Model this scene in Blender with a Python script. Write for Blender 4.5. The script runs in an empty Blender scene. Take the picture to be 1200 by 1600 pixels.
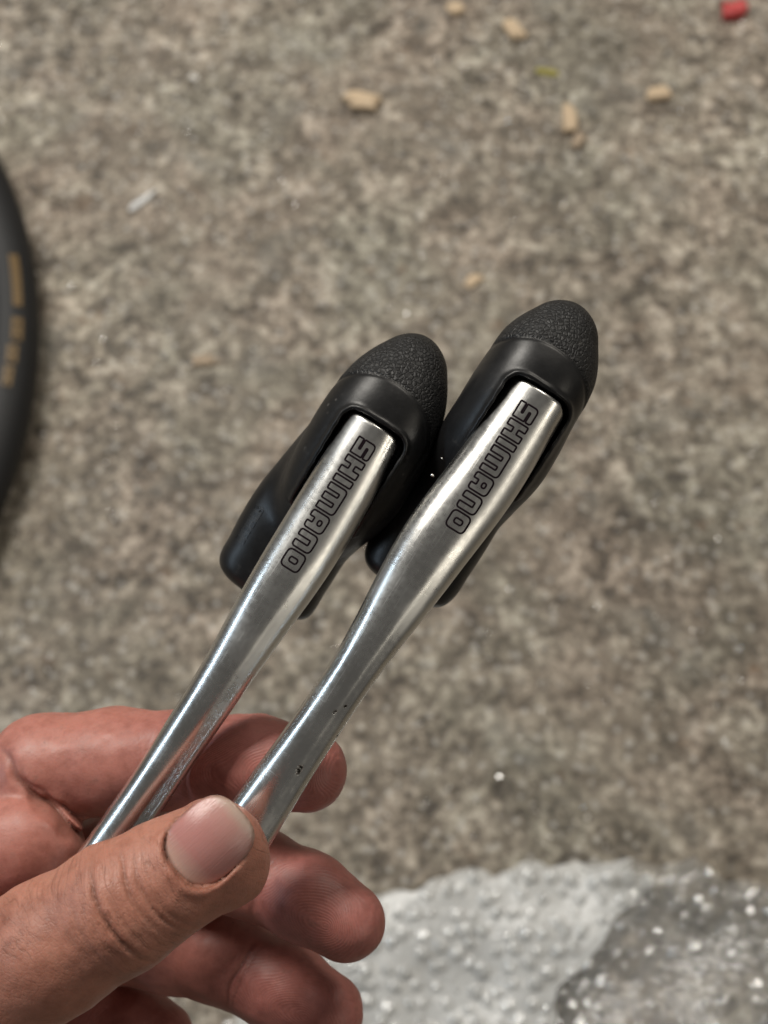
import bpy, bmesh, math, random
import numpy as np
from mathutils import Matrix, Vector

# ------------------------------------------------------------------ camera
D = 270.0                       # mm from lens to the levers
S = 7.5                         # photo pixels per mm at that distance
TILT = math.radians(22)
ZF = 850.0                      # mm from lens to the floor along the view axis
H = ZF * math.cos(TILT) / 1000
scene = bpy.context.scene
COL = scene.collection
cam_d = bpy.data.cameras.new('camera')
cam = bpy.data.objects.new('camera', cam_d)
COL.objects.link(cam)
cam.location = (0, 0, H)
cam.rotation_euler = (TILT, 0, 0)
cam_d.sensor_fit = 'HORIZONTAL'
cam_d.sensor_width = 36
cam_d.lens = 36 * D / 160.0
cam_d.clip_start = 0.01
cam_d.clip_end = 50
cam_d.dof.use_dof = True
cam_d.dof.focus_distance = 0.266
cam_d.dof.aperture_fstop = 21.0
scene.camera = cam
CM = Matrix.Translation((0, 0, H)) @ Matrix.Rotation(TILT, 4, 'X')
CMn = np.array(CM)

# ------------------------------------------------------------------ light
world = bpy.data.worlds.new('World')
scene.world = world
world.use_nodes = True
bg = world.node_tree.nodes['Background']
bg.inputs[0].default_value = (1.0, 0.95, 0.88, 1)
bg.inputs[1].default_value = 0.085
def area(name, loc, target, sx, sy, power, color, along=None):
    l = bpy.data.lights.new(name, 'AREA')
    l.shape = 'RECTANGLE'; l.size = sx; l.size_y = sy
    l.energy = power; l.color = color
    o = bpy.data.objects.new(name, l)
    COL.objects.link(o)
    o.location = loc
    if along is None:
        o.rotation_euler = (Vector(target) - Vector(loc)).to_track_quat('-Z', 'Y').to_euler()
    else:
        z = (Vector(loc) - Vector(target)).normalized(); y = Vector(along)
        y = (y - z * y.dot(z)).normalized(); x = y.cross(z)
        o.rotation_euler = Matrix((x, y, z)).transposed().to_euler()
    return o
area('ceiling_lamp', (-0.75, 1.25, 1.95), (0, 0.3, 0.2), 1.1, 0.4, 40, (1.0, 0.95, 0.87))
area('work_lamp', (0.85, 1.35, 1.5), (0.1, 0.3, 0.1), 0.5, 0.3, 9, (1.0, 0.93, 0.82))
area('tube_lamp_cool', (-1.9, 0.1, 1.25), (0, 0.1, 0.5), 0.10, 1.3, 8, (0.66, 0.83, 1.0), (0.53, 0.79, 0.32))
area('tube_lamp_warm', (1.75, -0.75, 1.55), (0, 0.1, 0.5), 0.18, 1.5, 6, (1.0, 0.92, 0.78), (0.53, 0.79, 0.32))
scene.view_settings.view_transform = 'Standard'
scene.view_settings.look = 'None'
scene.view_settings.exposure = 0
scene.view_settings.gamma = 1
scene.render.engine = 'CYCLES'
scene.cycles.use_denoising = True
scene.cycles.max_bounces = 8

rnd = random.Random(7)
rng = np.random.default_rng(7)

# ------------------------------------------------------------------ helpers
def P(px, py, z=0.0):
    """photo pixel at a height of z mm above the lever plane -> mm in the lever frame"""
    k = (D - z) / D / S
    return np.array([(px - 600) * k, (800 - py) * k, z])
def to_world(v):
    v = np.asarray(v, dtype=np.float64)
    c = np.stack([v[..., 0], v[..., 1], v[..., 2] - D], -1) / 1000
    return c @ CMn[:3, :3].T + CMn[:3, 3]
def ground(px, py, z=0.0):
    d = CMn[:3, :3] @ np.array([(px - 600) / S, (800 - py) / S, -D])
    k = (z - H) / d[2]
    return np.array([d[0] * k, d[1] * k, z])
def mesh_obj(name, verts, faces, mat=None, parent=None, smooth=True):
    me = bpy.data.meshes.new(name)
    v = np.asarray(verts, dtype=np.float64)
    if parent is not None:
        v = v - np.array(parent.location)
    me.from_pydata(v.tolist(), [], [tuple(int(i) for i in f) for f in faces])
    me.update()
    if smooth:
        me.polygons.foreach_set('use_smooth', [True] * len(me.polygons))
    o = bpy.data.objects.new(name, me)
    COL.objects.link(o)
    if mat: me.materials.append(mat)
    if parent is not None: o.parent = parent
    return o
def big_mesh(name, V, F, mat=None, parent=None):
    V = np.asarray(V, dtype=np.float32)
    if parent is not None:
        V = V - np.array(parent.location, dtype=np.float32)
    me = bpy.data.meshes.new(name)
    n = len(V); m = len(F); k = F.shape[1]
    me.vertices.add(n); me.vertices.foreach_set('co', V.ravel())
    me.loops.add(m * k); me.loops.foreach_set('vertex_index', F.astype(np.int32).ravel())
    me.polygons.add(m)
    me.polygons.foreach_set('loop_start', np.arange(0, m * k, k, dtype=np.int32))
    me.polygons.foreach_set('use_smooth', np.ones(m, dtype=bool))
    me.update(calc_edges=True); me.validate()
    o = bpy.data.objects.new(name, me)
    COL.objects.link(o)
    if mat: me.materials.append(mat)
    if parent is not None: o.parent = parent
    return o
def attr(o, name, arr):
    a = o.data.attributes.new(name, 'FLOAT', 'POINT')
    a.data.foreach_set('value', np.asarray(arr, dtype=np.float32).ravel())
def attr3(o, name, arr):
    a = o.data.attributes.new(name, 'FLOAT_VECTOR', 'POINT')
    a.data.foreach_set('vector', np.asarray(arr, dtype=np.float32).ravel())
def tag(o, label=None, cat=None, group=None, kind=None):
    for k, v in (('label', label), ('category', cat), ('group', group), ('kind', kind)):
        if v: o[k] = v
    return o
def empty(name, loc):
    o = bpy.data.objects.new(name, None)
    o.empty_display_size = 0.02
    o.location = loc
    COL.objects.link(o)
    return o

# --- implicit surfaces
def smin(a, b, k):
    h = np.clip(0.5 + 0.5 * (b - a) / k, 0, 1)
    return b + (a - b) * h - k * h * (1 - h)
def smax(a, b, k):
    return -smin(-a, -b, k)
def far(p, a, b, r):
    """constant 10 for a whole block of points that lies well away from a limb"""
    if BLOCK is None: return False
    c, rad = BLOCK
    b0, b1, b2 = float(b[0] - a[0]), float(b[1] - a[1]), float(b[2] - a[2])
    q0, q1, q2 = c[0] - float(a[0]), c[1] - float(a[1]), c[2] - float(a[2])
    h = min(1, max(0, (q0 * b0 + q1 * b1 + q2 * b2) / max(b0 * b0 + b1 * b1 + b2 * b2, 1e-6)))
    q0 -= h * b0; q1 -= h * b1; q2 -= h * b2
    return math.sqrt(q0 * q0 + q1 * q1 + q2 * q2) - r - rad > 10
BLOCK = None
def blocked(f, pts, size=16.0):
    global BLOCK
    key = np.floor(pts / size).astype(np.int64) + 4096
    key = (key[:, 0] * 8192 + key[:, 1]) * 8192 + key[:, 2]
    o = np.argsort(key, kind='stable')
    cut = np.flatnonzero(np.diff(key[o])) + 1
    out = np.empty(len(pts), np.float32)
    for g in np.split(o, cut):
        q = pts[g]
        k = np.floor(q[0] / size) * size + size / 2
        BLOCK = ((float(k[0]), float(k[1]), float(k[2])), size * 0.8661)
        out[g] = f(q)
    BLOCK = None
    return out
def cone(p, a, b, r1, r2):
    if far(p, a, b, max(r1, r2)): return np.full(len(p), 10.0, np.float32)
    ba = b - a
    h = np.clip(((p - a) @ ba) / float(ba @ ba), 0, 1)
    q = p - a - h[:, None] * ba
    return np.sqrt((q * q).sum(1)) - (r1 + (r2 - r1) * h)
def ell(p, c, r):
    if far(p, c, c, float(np.max(r))): return np.full(len(p), 10.0, np.float32)
    q = (p - c) / r
    l = np.sqrt((q * q).sum(1))
    return (l - 1) * float(np.min(r))
def surface(f, lo, hi, h):
    lo = np.array(lo, dtype=np.float32); hi = np.array(hi, dtype=np.float32)
    n = np.ceil((hi - lo) / h).astype(int) + 1
    C = 4
    n = ((n + C - 1) // C) * C
    nc = n // C
    ax = [lo[i] + h * (np.arange(nc[i]) * C + C / 2 - 0.5) for i in range(3)]
    G = np.stack(np.meshgrid(*ax, indexing='ij'), -1).reshape(-1, 3).astype(np.float32)
    dc = blocked(f, G).reshape(nc)
    near = np.abs(dc) < h * C * 1.6
    Dg = np.where(dc > 0, 1e3, -1e3).astype(np.float32)
    Dg = np.repeat(np.repeat(np.repeat(Dg, C, 0), C, 1), C, 2)
    m = np.repeat(np.repeat(np.repeat(near, C, 0), C, 1), C, 2)
    I = np.argwhere(m)
    pts = (lo + h * I).astype(np.float32)
    Dg[m] = blocked(f, pts)
    ins = Dg < 0
    corners = [(i, j, k) for i in (0, 1) for j in (0, 1) for k in (0, 1)]
    def sub(A, c):
        return A[c[0]:A.shape[0] - 1 + c[0], c[1]:A.shape[1] - 1 + c[1], c[2]:A.shape[2] - 1 + c[2]]
    cnt = sum(sub(ins, c).astype(np.int8) for c in corners)
    act = (cnt > 0) & (cnt < 8)
    cells = np.argwhere(act)
    idx = -np.ones(act.shape, np.int64)
    idx[act] = np.arange(len(cells))
    val = {c: sub(Dg, c)[act] for c in corners}
    acc = np.zeros((len(cells), 3), np.float32); w = np.zeros(len(cells), np.float32)
    for c in corners:
        for a in range(3):
            if c[a] == 0:
                e = list(c); e[a] = 1; e = tuple(e)
                v0, v1 = val[c], val[e]
                x = (v0 < 0) != (v1 < 0)
                t = np.where(x, v0 / np.where(x, v0 - v1, 1), 0)
                pt = np.tile(np.array(c, np.float32), (len(cells), 1))
                pt[:, a] = t
                acc += pt * x[:, None]; w += x
    V = lo + h * (cells + acc / w[:, None])
    F = []
    for a in range(3):
        b, c = [(1, 2), (2, 0), (0, 1)][a]
        s0 = [slice(1, -1)] * 3; s0[a] = slice(0, -1)
        s1 = list(s0); s1[a] = slice(1, None)
        A0, A1 = ins[tuple(s0)], ins[tuple(s1)]
        for flip, mk in ((False, A0 & ~A1), (True, ~A0 & A1)):
            E = np.argwhere(mk)
            off = np.array([1, 1, 1]); off[a] = 0
            E = E + off
            db = np.zeros(3, int); db[b] = 1
            dd = np.zeros(3, int); dd[c] = 1
            q = [idx[tuple((E - db - dd).T)], idx[tuple((E - dd).T)], idx[tuple(E.T)], idx[tuple((E - db).T)]]
            if flip: q = q[::-1]
            F.append(np.stack(q, 1))
    F = np.concatenate(F)
    F = F[(F >= 0).all(1)]
    e = 0.05
    for _ in range(2):
        d0 = blocked(f, V)
        g = np.stack([blocked(f, V + np.array(v, np.float32)) - d0 for v in ((e, 0, 0), (0, e, 0), (0, 0, e))], 1) / e
        gl = np.maximum((g * g).sum(1), 0.05)
        V = V - np.clip(d0 / gl, -h, h)[:, None] * g * 0.8
    return V.astype(np.float32), F
NTAB = np.random.default_rng(3).uniform(-1, 1, (64, 64, 64)).astype(np.float32)
def vnoise(p, seed=0):
    """smooth value noise, vectorised"""
    fl = np.floor(p); f = (p - fl).astype(np.float32); i = fl.astype(np.int32) + np.array([seed * 17, seed * 7, seed * 29], np.int32)
    f = f * f * (3 - 2 * f)
    i0 = i & 63; i1 = (i + 1) & 63
    x, y, z = f[:, 0], f[:, 1], f[:, 2]
    T = NTAB
    a = T[i0[:, 0], i0[:, 1], i0[:, 2]] * (1 - z) + T[i0[:, 0], i0[:, 1], i1[:, 2]] * z
    b = T[i0[:, 0], i1[:, 1], i0[:, 2]] * (1 - z) + T[i0[:, 0], i1[:, 1], i1[:, 2]] * z
    c = T[i1[:, 0], i0[:, 1], i0[:, 2]] * (1 - z) + T[i1[:, 0], i0[:, 1], i1[:, 2]] * z
    d = T[i1[:, 0], i1[:, 1], i0[:, 2]] * (1 - z) + T[i1[:, 0], i1[:, 1], i1[:, 2]] * z
    return (a * (1 - y) + b * y) * (1 - x) + (c * (1 - y) + d * y) * x

# ------------------------------------------------------------------ materials
class NT:
    def __init__(s, name):
        s.m = bpy.data.materials.new(name); s.m.use_nodes = True
        s.t = s.m.node_tree; s.n = s.t.nodes; s.l = s.t.links
        s.b = s.n['Principled BSDF']; s.out = s.n['Material Output']
    def node(s, kind, **kw):
        x = s.n.new(kind)
        for k, v in kw.items(): setattr(x, k, v)
        return x
    def link(s, a, b): s.l.new(a, b)
    def put(s, sock, v):
        if hasattr(v, 'is_output') or isinstance(v, bpy.types.NodeSocket): s.l.new(v, sock)
        else: sock.default_value = v
    def attr(s, name, vec=False):
        x = s.node('ShaderNodeAttribute', attribute_name=name)
        return x.outputs['Vector' if vec else 'Fac']
    def pos(s):
        return s.node('ShaderNodeNewGeometry').outputs['Position']
    def obj(s):
        return s.node('ShaderNodeTexCoord').outputs['Object']
    def noise(s, vec, scale, detail=4, rough=0.55, dist=0.0, color=False):
        x = s.node('ShaderNodeTexNoise')
        s.link(vec, x.inputs['Vector'])
        x.inputs['Scale'].default_value = scale; x.inputs['Detail'].default_value = detail
        x.inputs['Roughness'].default_value = rough; x.inputs['Distortion'].default_value = dist
        return x.outputs['Color' if color else 'Fac']
    def voro(s, vec, scale, feature='F1', out='Distance'):
        x = s.node('ShaderNodeTexVoronoi', feature=feature)
        s.link(vec, x.inputs['Vector']); x.inputs['Scale'].default_value = scale
        return x.outputs[out]
    def math(s, op, a, b=0.0, clamp=False):
        x = s.node('ShaderNodeMath', operation=op, use_clamp=clamp)
        s.put(x.inputs[0], a); s.put(x.inputs[1], b)
        return x.outputs[0]
    def ramp(s, fac, stops):
        x = s.node('ShaderNodeValToRGB')
        s.link(fac, x.inputs[0])
        e = x.color_ramp.elements
        while len(e) < len(stops): e.new(0.5)
        for el, (p, c) in zip(e, stops):
            el.position = p
            el.color = tuple(c) + (1,) if not isinstance(c, float) else (c, c, c, 1)
        return x.outputs[0]
    def mix(s, fac, a, b, mode='MIX'):
        x = s.node('ShaderNodeMix', data_type='RGBA', blend_type=mode)
        s.put(x.inputs['Factor'], fac)
        for k, v in ((6, a), (7, b)):
            if isinstance(v, tuple): v = v + (1,) if len(v) == 3 else v
            s.put(x.inputs[k], v)
        return x.outputs[2]
    def vmul(s, vec, v):
        x = s.node('ShaderNodeVectorMath', operation='MULTIPLY')
        s.link(vec, x.inputs[0]); x.inputs[1].default_value = v
        return x.outputs[0]
    def bump(s, height, strength=0.3, dist=0.001, normal=None):
        x = s.node('ShaderNodeBump')
        s.link(height, x.inputs['Height'])
        x.inputs['Strength'].default_value = strength; x.inputs['Distance'].default_value = dist
        if normal is not None: s.link(normal, x.inputs['Normal'])
        return x.outputs['Normal']
    def set(s, **kw):
        for k, v in kw.items():
            k = k.replace('_', ' ')
            if isinstance(v, tuple) and len(v) == 3 and k.endswith('Color'): v = v + (1,)
            s.put(s.b.inputs[k], v)
        return s

def mat_concrete():
    t = NT('worn_concrete'); p = t.pos()
    a = t.noise(p, 5.5, 5, 0.62, 0.4)
    b = t.noise(p, 60, 6, 0.68, 0.25)
    b2 = t.noise(p, 27, 5, 0.62, 0.8)
    c = t.noise(p, 150, 5, 0.7)
    m = t.math('ADD', t.math('MULTIPLY', b, 0.42), t.math('ADD', t.math('MULTIPLY', c, 0.40), t.math('MULTIPLY', b2, 0.18)))
    ct = t.ramp(t.noise(p, 8.5, 3, 0.5), [(0.35, 1.0), (0.65, 1.55)])
    m = t.math('ADD', t.math('MULTIPLY', t.math('SUBTRACT', m, 0.5), ct), 0.5)
    col = t.ramp(m, [(0.39, (0.055, 0.047, 0.038)), (0.46, (0.140, 0.124, 0.102)), (0.53, (0.26, 0.238, 0.202)), (0.62, (0.53, 0.505, 0.455))])
    g = t.ramp(a, [(0.32, (0.74, 0.70, 0.66)), (0.5, (1.0, 0.97, 0.93)), (0.68, (1.22, 1.20, 1.16))])
    col = t.mix(1.0, col, g, 'MULTIPLY')
    tint = t.ramp(t.noise(p, 11, 4, 0.6, 0.5), [(0.36, (0.98, 1.0, 0.96)), (0.62, (1.06, 0.98, 0.94))])
    col = t.mix(1.0, col, tint, 'MULTIPLY')
    # greenish-grey worn patches and rusty stains
    st = t.noise(p, 19, 3, 0.5, 0.4)
    col = t.mix(t.math('MULTIPLY', t.ramp(st, [(0.58, 0.0), (0.72, 1.0)]), 0.45), col, (0.22, 0.215, 0.19))
    rs = t.noise(t.vmul(p, (1, 1, 1)), 31, 3, 0.5, 0.2)
    col = t.mix(t.math('MULTIPLY', t.ramp(rs, [(0.66, 0.0), (0.76, 1.0)]), 0.55), col, (0.20, 0.115, 0.06))
    sp = t.voro(p, 110)
    col = t.mix(t.math('MULTIPLY', t.ramp(sp, [(0.12, 1.0), (0.30, 0.0)]), 0.6), col, (0.52, 0.50, 0.46))
    sd = t.voro(t.vmul(p, (1.07, 0.93, 1)), 47)
    col = t.mix(t.math('MULTIPLY', t.ramp(sd, [(0.08, 1.0), (0.2, 0.0)]), 0.45), col, (0.06, 0.05, 0.04))
    t.set(Base_Color=col, Roughness=t.ramp(c, [(0.35, 0.42), (0.7, 0.85)]), Specular_IOR_Level=0.5)
    n = t.bump(b, 0.7, 0.004)
    n = t.bump(c, 0.8, 0.0015, n)
    t.set(Normal=n)
    return t.m
def mat_metal():
    t = NT('satin_aluminium'); tn = t.attr('tn', True)
    streak = t.noise(t.vmul(tn, (6, 160, 1)), 1.0, 3, 0.6)
    fine = t.noise(t.vmul(tn, (900, 900, 1)), 1.0, 2, 0.6)
    blot = t.noise(t.vmul(tn, (70, 110, 1)), 1.0, 4, 0.65)
    col = t.mix(t.ramp(blot, [(0.35, 0.0), (0.7, 1.0)]), (0.72, 0.715, 0.69), (0.80, 0.795, 0.77))
    # dark nicks where the lever was dropped
    sc = t.attr('scuff')
    nz = t.noise(t.vmul(tn, (1500, 1100, 1)), 1.0, 4, 0.7)
    k = t.ramp(t.math('MULTIPLY', sc, nz), [(0.36, 0.0), (0.46, 1.0)])
    col = t.mix(k, col, (0.035, 0.03, 0.025))
    r = t.math('ADD', t.math('MULTIPLY', blot, 0.10), t.math('MULTIPLY', fine, 0.14))
    sc1 = t.ramp(t.noise(t.vmul(tn, (90, 2600, 1)), 1.0, 2, 0.5), [(0.60, 0.0), (0.68, 1.0)])
    sc2 = t.ramp(t.noise(t.vmul(tn, (1900, 260, 1)), 1.0, 2, 0.5, 0.5), [(0.66, 0.0), (0.72, 1.0)])
    smu = t.ramp(t.noise(t.vmul(tn, (45, 60, 1)), 1.0, 4, 0.6), [(0.45, 0.0), (0.70, 1.0)])
    r = t.math('ADD', r, t.math('ADD', t.math('MULTIPLY', sc1, 0.06), t.math('ADD', t.math('MULTIPLY', sc2, 0.05), t.math('MULTIPLY', smu, 0.12))))
    r = t.math('ADD', r, t.attr('rough'))
    r = t.math('ADD', r, t.math('MULTIPLY', k, 0.4))
    t.set(Base_Color=col, Metallic=1.0, Roughness=r)
    n = t.bump(fine, 0.035, 0.0001)
    n = t.bump(streak, 0.02, 0.0003, n)
    n = t.bump(t.math('ADD', sc1, sc2), 0.05, -0.00004, n)
    n = t.bump(k, 0.6, -0.0003, n)
    t.set(Normal=n)
    return t.m
def mat_rubber():
    t = NT('hood_rubber'); tip = t.attr('tip'); p = t.obj()
    v = t.voro(p, 1050, 'DISTANCE_TO_EDGE')
    v2 = t.noise(p, 900, 3, 0.6)
    h = t.math('MULTIPLY', t.math('ADD', t.ramp(v, [(0.0, 0.0), (0.22, 1.0)]), v2), tip)
    dust = t.noise(p, 130, 5, 0.7)
    sm = t.noise(p, 420, 4, 0.7)
    col = t.mix(t.ramp(dust, [(0.45, 0.0), (0.8, 1.0)]), (0.0075, 0.0075, 0.008), (0.016, 0.016, 0.0165))
    col = t.mix(t.math('MULTIPLY', t.ramp(t.math('MULTIPLY', dust, sm), [(0.36, 0.0), (0.46, 1.0)]), 0.16), col, (0.20, 0.19, 0.17))
    spk = t.math('MULTIPLY', t.ramp(t.voro(p, 330), [(0.10, 1.0), (0.16, 0.0)]), t.ramp(t.noise(p, 75, 2, 0.5), [(0.57, 0.0), (0.66, 1.0)]))
    col = t.mix(t.math('MULTIPLY', spk, 0.45), col, (0.16, 0.15, 0.14))
    r = t.math('ADD', t.math('MULTIPLY', sm, 0.22), t.math('ADD', t.math('MULTIPLY', tip, 0.14), 0.28))
    n = t.bump(h, 0.62, 0.00024)
    n = t.bump(sm, 0.12, 0.0003, n)
    t.set(Base_Color=col, Roughness=r, Normal=n, Specular_IOR_Level=0.42)
    return t.m
def mat_plain(name, col, rough=0.5, metal=0.0, var=0.25, scale=400, bump=0.0):
    t = NT(name); p = t.obj()
    n = t.noise(p, scale, 4, 0.6)
    a = tuple(c * (1 - var) for c in col); b = tuple(min(1, c * (1 + var)) for c in col)
    t.set(Base_Color=t.mix(n, a, b), Roughness=rough, Metallic=metal)
    if bump: t.set(Normal=t.bump(n, bump, 0.001))
    return t.m
def mat_skin():
    t = NT('skin'); p = t.obj()
    red = t.attr('red'); crease = t.attr('crease'); ridge = t.attr('ridge'); rm = t.attr('ridgemask'); dors = t.attr('dorsal')
    n1 = t.noise(p, 70, 4, 0.6); n2 = t.noise(p, 420, 4, 0.65); n3 = t.noise(p, 1600, 3, 0.6)
    col = t.mix(red, (0.48, 0.215, 0.165), (0.40, 0.158, 0.138))
    col = t.mix(t.math('MULTIPLY', dors, 0.7), col, (0.42, 0.197, 0.138))
    mott = t.ramp(n1, [(0.3, (0.80, 0.74, 0.72)), (0.7, (1.14, 1.12, 1.10))])
    col = t.mix(1.0, col, mott, 'MULTIPLY')
    m2 = t.ramp(n2, [(0.3, (0.84, 0.80, 0.78)), (0.7, (1.1, 1.1, 1.1))])
    col = t.mix(1.0, col, m2, 'MULTIPLY')
    # workshop grime rubbed in: creases and scattered smudges
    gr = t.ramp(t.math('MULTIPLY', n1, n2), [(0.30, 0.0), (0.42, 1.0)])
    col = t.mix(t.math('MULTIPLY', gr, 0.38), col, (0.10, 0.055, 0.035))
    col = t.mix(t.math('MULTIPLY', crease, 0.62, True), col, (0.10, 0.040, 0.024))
    sp = t.ramp(t.voro(p, 260), [(0.05, 1.0), (0.10, 0.0)])
    spm = t.ramp(t.noise(p, 45, 2, 0.5), [(0.56, 0.0), (0.66, 1.0)])
    col = t.mix(t.math('MULTIPLY', t.math('MULTIPLY', sp, spm), 0.45), col, (0.09, 0.05, 0.035))
    sv = t.attr('sv', True)
    def lines(kx, ky, wd, off):
        nn = t.noise(t.vmul(sv, (kx, ky, 1)), 1.0 + off, 2, 0.5, 0.3)
        return t.ramp(t.math('ABSOLUTE', t.math('SUBTRACT', nn, 0.5)), [(0.0, 1.0), (wd, 0.0)])
    fine = t.math('ADD', lines(0.62, 0.11, 0.030, 0.0), t.math('MULTIPLY', lines(1.3, 0.22, 0.035, 0.13), 0.6))
    lm = t.ramp(t.noise(p, 95, 2, 0.5), [(0.38, 0.15), (0.62, 1.0)])
    fine = t.math('MULTIPLY', t.math('MULTIPLY', fine, lm), dors)
    col = t.mix(t.math('MULTIPLY', fine, 0.33, True), col, (0.13, 0.05, 0.03))
    rdk = t.math('MULTIPLY', t.math('MULTIPLY', t.math('SINE', t.math('MULTIPLY', ridge, 2 * math.pi / 0.52)), rm), -0.08, True)
    col = t.mix(rdk, col, (0.12, 0.05, 0.035))
    t.set(Base_Color=col, Roughness=t.ramp(n2, [(0.3, 0.40), (0.75, 0.58)]), Specular_IOR_Level=0.45)
    t.set(Subsurface_Weight=0.22, Subsurface_Scale=0.0035)
    t.b.inputs['Subsurface Radius'].default_value = (1.0, 0.32, 0.16)
    rid = t.math('SINE', t.math('MULTIPLY', ridge, 2 * math.pi / 0.52))
    rid = t.math('MULTIPLY', rid, rm)
    n = t.bump(rid, 0.26, 0.00007)
    vv = t.voro(t.vmul(p, (1, 1, 1)), 900, 'DISTANCE_TO_EDGE')
    dv = t.math('MULTIPLY', t.ramp(vv, [(0.0, 0.0), (0.12, 1.0)]), dors)
    n = t.bump(dv, 0.22, 0.00016, n)
    n = t.bump(fine, 0.35, -0.00018, n)
    n = t.bump(n3, 0.20, 0.0002, n)
    n = t.bump(n2, 0.25, 0.0004, n)
    n = t.bump(crease, 0.3, -0.0004, n)
    t.set(Normal=n)
    return t.m
def mat_nail():
    t = NT('thumb_nail'); uv = t.attr('ab', True)
    s = t.node('ShaderNodeSeparateXYZ'); t.link(uv, s.inputs[0])
    a, b = s.outputs[0], s.outputs[1]
    nz = t.noise(t.vmul(uv, (3, 9, 1)), 1.0, 3, 0.6)
    aa = t.math('ADD', a, t.math('MULTIPLY', nz, 0.08))
    col = t.ramp(t.math('MULTIPLY_ADD', aa, 0.5), [(0.0, (0.60, 0.44, 0.38)), (1.0, (0.6, 0.4, 0.4))])
    rr = t.node('ShaderNodeValToRGB')
    mp = t.math('ADD', t.math('MULTIPLY', aa, 0.5), 0.5)
    t.link(mp, rr.inputs[0])
    e = rr.color_ramp.elements
    e[0].position = 0.10; e[0].color = (0.55, 0.36, 0.31, 1)
    e[1].position = 0.30; e[1].color = (0.47, 0.215, 0.195, 1)
    for q, c in ((0.60, (0.47, 0.22, 0.20, 1)), (0.86, (0.50, 0.27, 0.24, 1)), (0.965, (0.50, 0.37, 0.31, 1))):
        x = e.new(q); x.color = c
    col = rr.outputs[0]
    edge = t.attr('edge')
    col = t.mix(edge, col, (0.20, 0.12, 0.085))
    t.set(Base_Color=col, Roughness=t.math('MULTIPLY_ADD', nz, 0.12), Specular_IOR_Level=0.5)
    r = t.math('ADD', t.math('MULTIPLY', nz, 0.16), 0.12)
    t.set(Roughness=r, Subsurface_Weight=0.15, Subsurface_Scale=0.002)
    lines = t.noise(t.vmul(uv, (1.2, 26, 1)), 1.0, 3, 0.6)
    t.set(Normal=t.bump(lines, 0.26, 0.0003))
    return t.m
def mat_film(name, milky, rough, gloss):
    t = NT(name); p = t.pos()
    n = t.noise(p, 55, 4, 0.6)
    nm = t.bump(t.noise(p, 170, 3, 0.6), 0.5, 0.004)
    tr = t.node('ShaderNodeBsdfTransparent'); tr.inputs[0].default_value = (0.98, 0.98, 0.98, 1)
    t.set(Base_Color=(0.84, 0.85, 0.84), Roughness=0.5, Normal=nm)
    df = t.node('ShaderNodeBsdfTranslucent'); df.inputs[0].default_value = (0.84, 0.85, 0.84, 1)
    m1 = t.node('ShaderNodeMixShader'); m1.inputs[0].default_value = 0.3
    t.link(t.b.outputs[0], m1.inputs[1]); t.link(df.outputs[0], m1.inputs[2])
    m2 = t.node('ShaderNodeMixShader')
    f = t.math('ADD', t.math('MULTIPLY', n, 0.4), milky - 0.2, True)
    t.link(f, m2.inputs[0]); t.link(tr.outputs[0], m2.inputs[1]); t.link(m1.outputs[0], m2.inputs[2])
    gl = t.node('ShaderNodeBsdfGlossy'); gl.inputs['Roughness'].default_value = rough; gl.inputs['Color'].default_value = (1, 1, 1, 1)
    t.link(nm, gl.inputs['Normal'])
    lw = t.node('ShaderNodeLayerWeight'); lw.inputs[0].default_value = 0.25
    m3 = t.node('ShaderNodeMixShader')
    t.link(t.math('ADD', t.math('MULTIPLY', lw.outputs['Fresnel'], 0.6), gloss, True), m3.inputs[0])
    t.link(m2.outputs[0], m3.inputs[1]); t.link(gl.outputs[0], m3.inputs[2])
    t.link(m3.outputs[0], t.out.inputs['Surface'])
    return t.m
MAT = dict(concrete=mat_concrete(), metal=mat_metal(), rubber=mat_rubber(), skin=mat_skin(), nail=mat_nail(),
    ink=mat_plain('engraved_ink', (0.010, 0.005, 0.008), 0.75),
    cavity=mat_plain('bracket_black', (0.008, 0.008, 0.008), 0.6),
    pin=mat_plain('pin_steel', (0.7, 0.68, 0.64), 0.2, 1.0),
    wood=mat_plain('raw_wood', (0.56, 0.43, 0.29), 0.8, 0, 0.3, 260, 0.4),
    wood2=mat_plain('weathered_wood', (0.36, 0.28, 0.20), 0.85, 0, 0.3, 260, 0.4),
    red=mat_plain('red_plastic', (0.50, 0.06, 0.06), 0.45, 0, 0.2, 200),
    leaf=mat_plain('dry_leaf', (0.27, 0.24, 0.06), 0.7, 0, 0.3, 300),
    shard=mat_plain('pale_plastic', (0.55, 0.55, 0.54), 0.25, 0, 0.1, 200),
    tyre=mat_plain('tyre_rubber', (0.006, 0.0063, 0.0075), 0.62, 0, 0.3, 90, 0.1),
    yellow=mat_plain('yellow_print', (0.13, 0.078, 0.024), 0.5, 0, 0.2, 300),
    grit=mat_plain('bright_grit', (0.6, 0.6, 0.6), 0.2, 1.0, 0.3, 300),
    milky=mat_film('milky_film', 0.85, 0.25, 0.06), clear=mat_film('clear_film', 0.20, 0.14, 0.10),
    bub_milky=mat_film('milky_bubble_film', 0.55, 0.16, 0.13), bub_clear=mat_film('clear_bubble_film', 0.16, 0.09, 0.20))

MAT['ink'].node_tree.nodes['Principled BSDF'].inputs['Specular IOR Level'].default_value = 0.08
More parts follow.
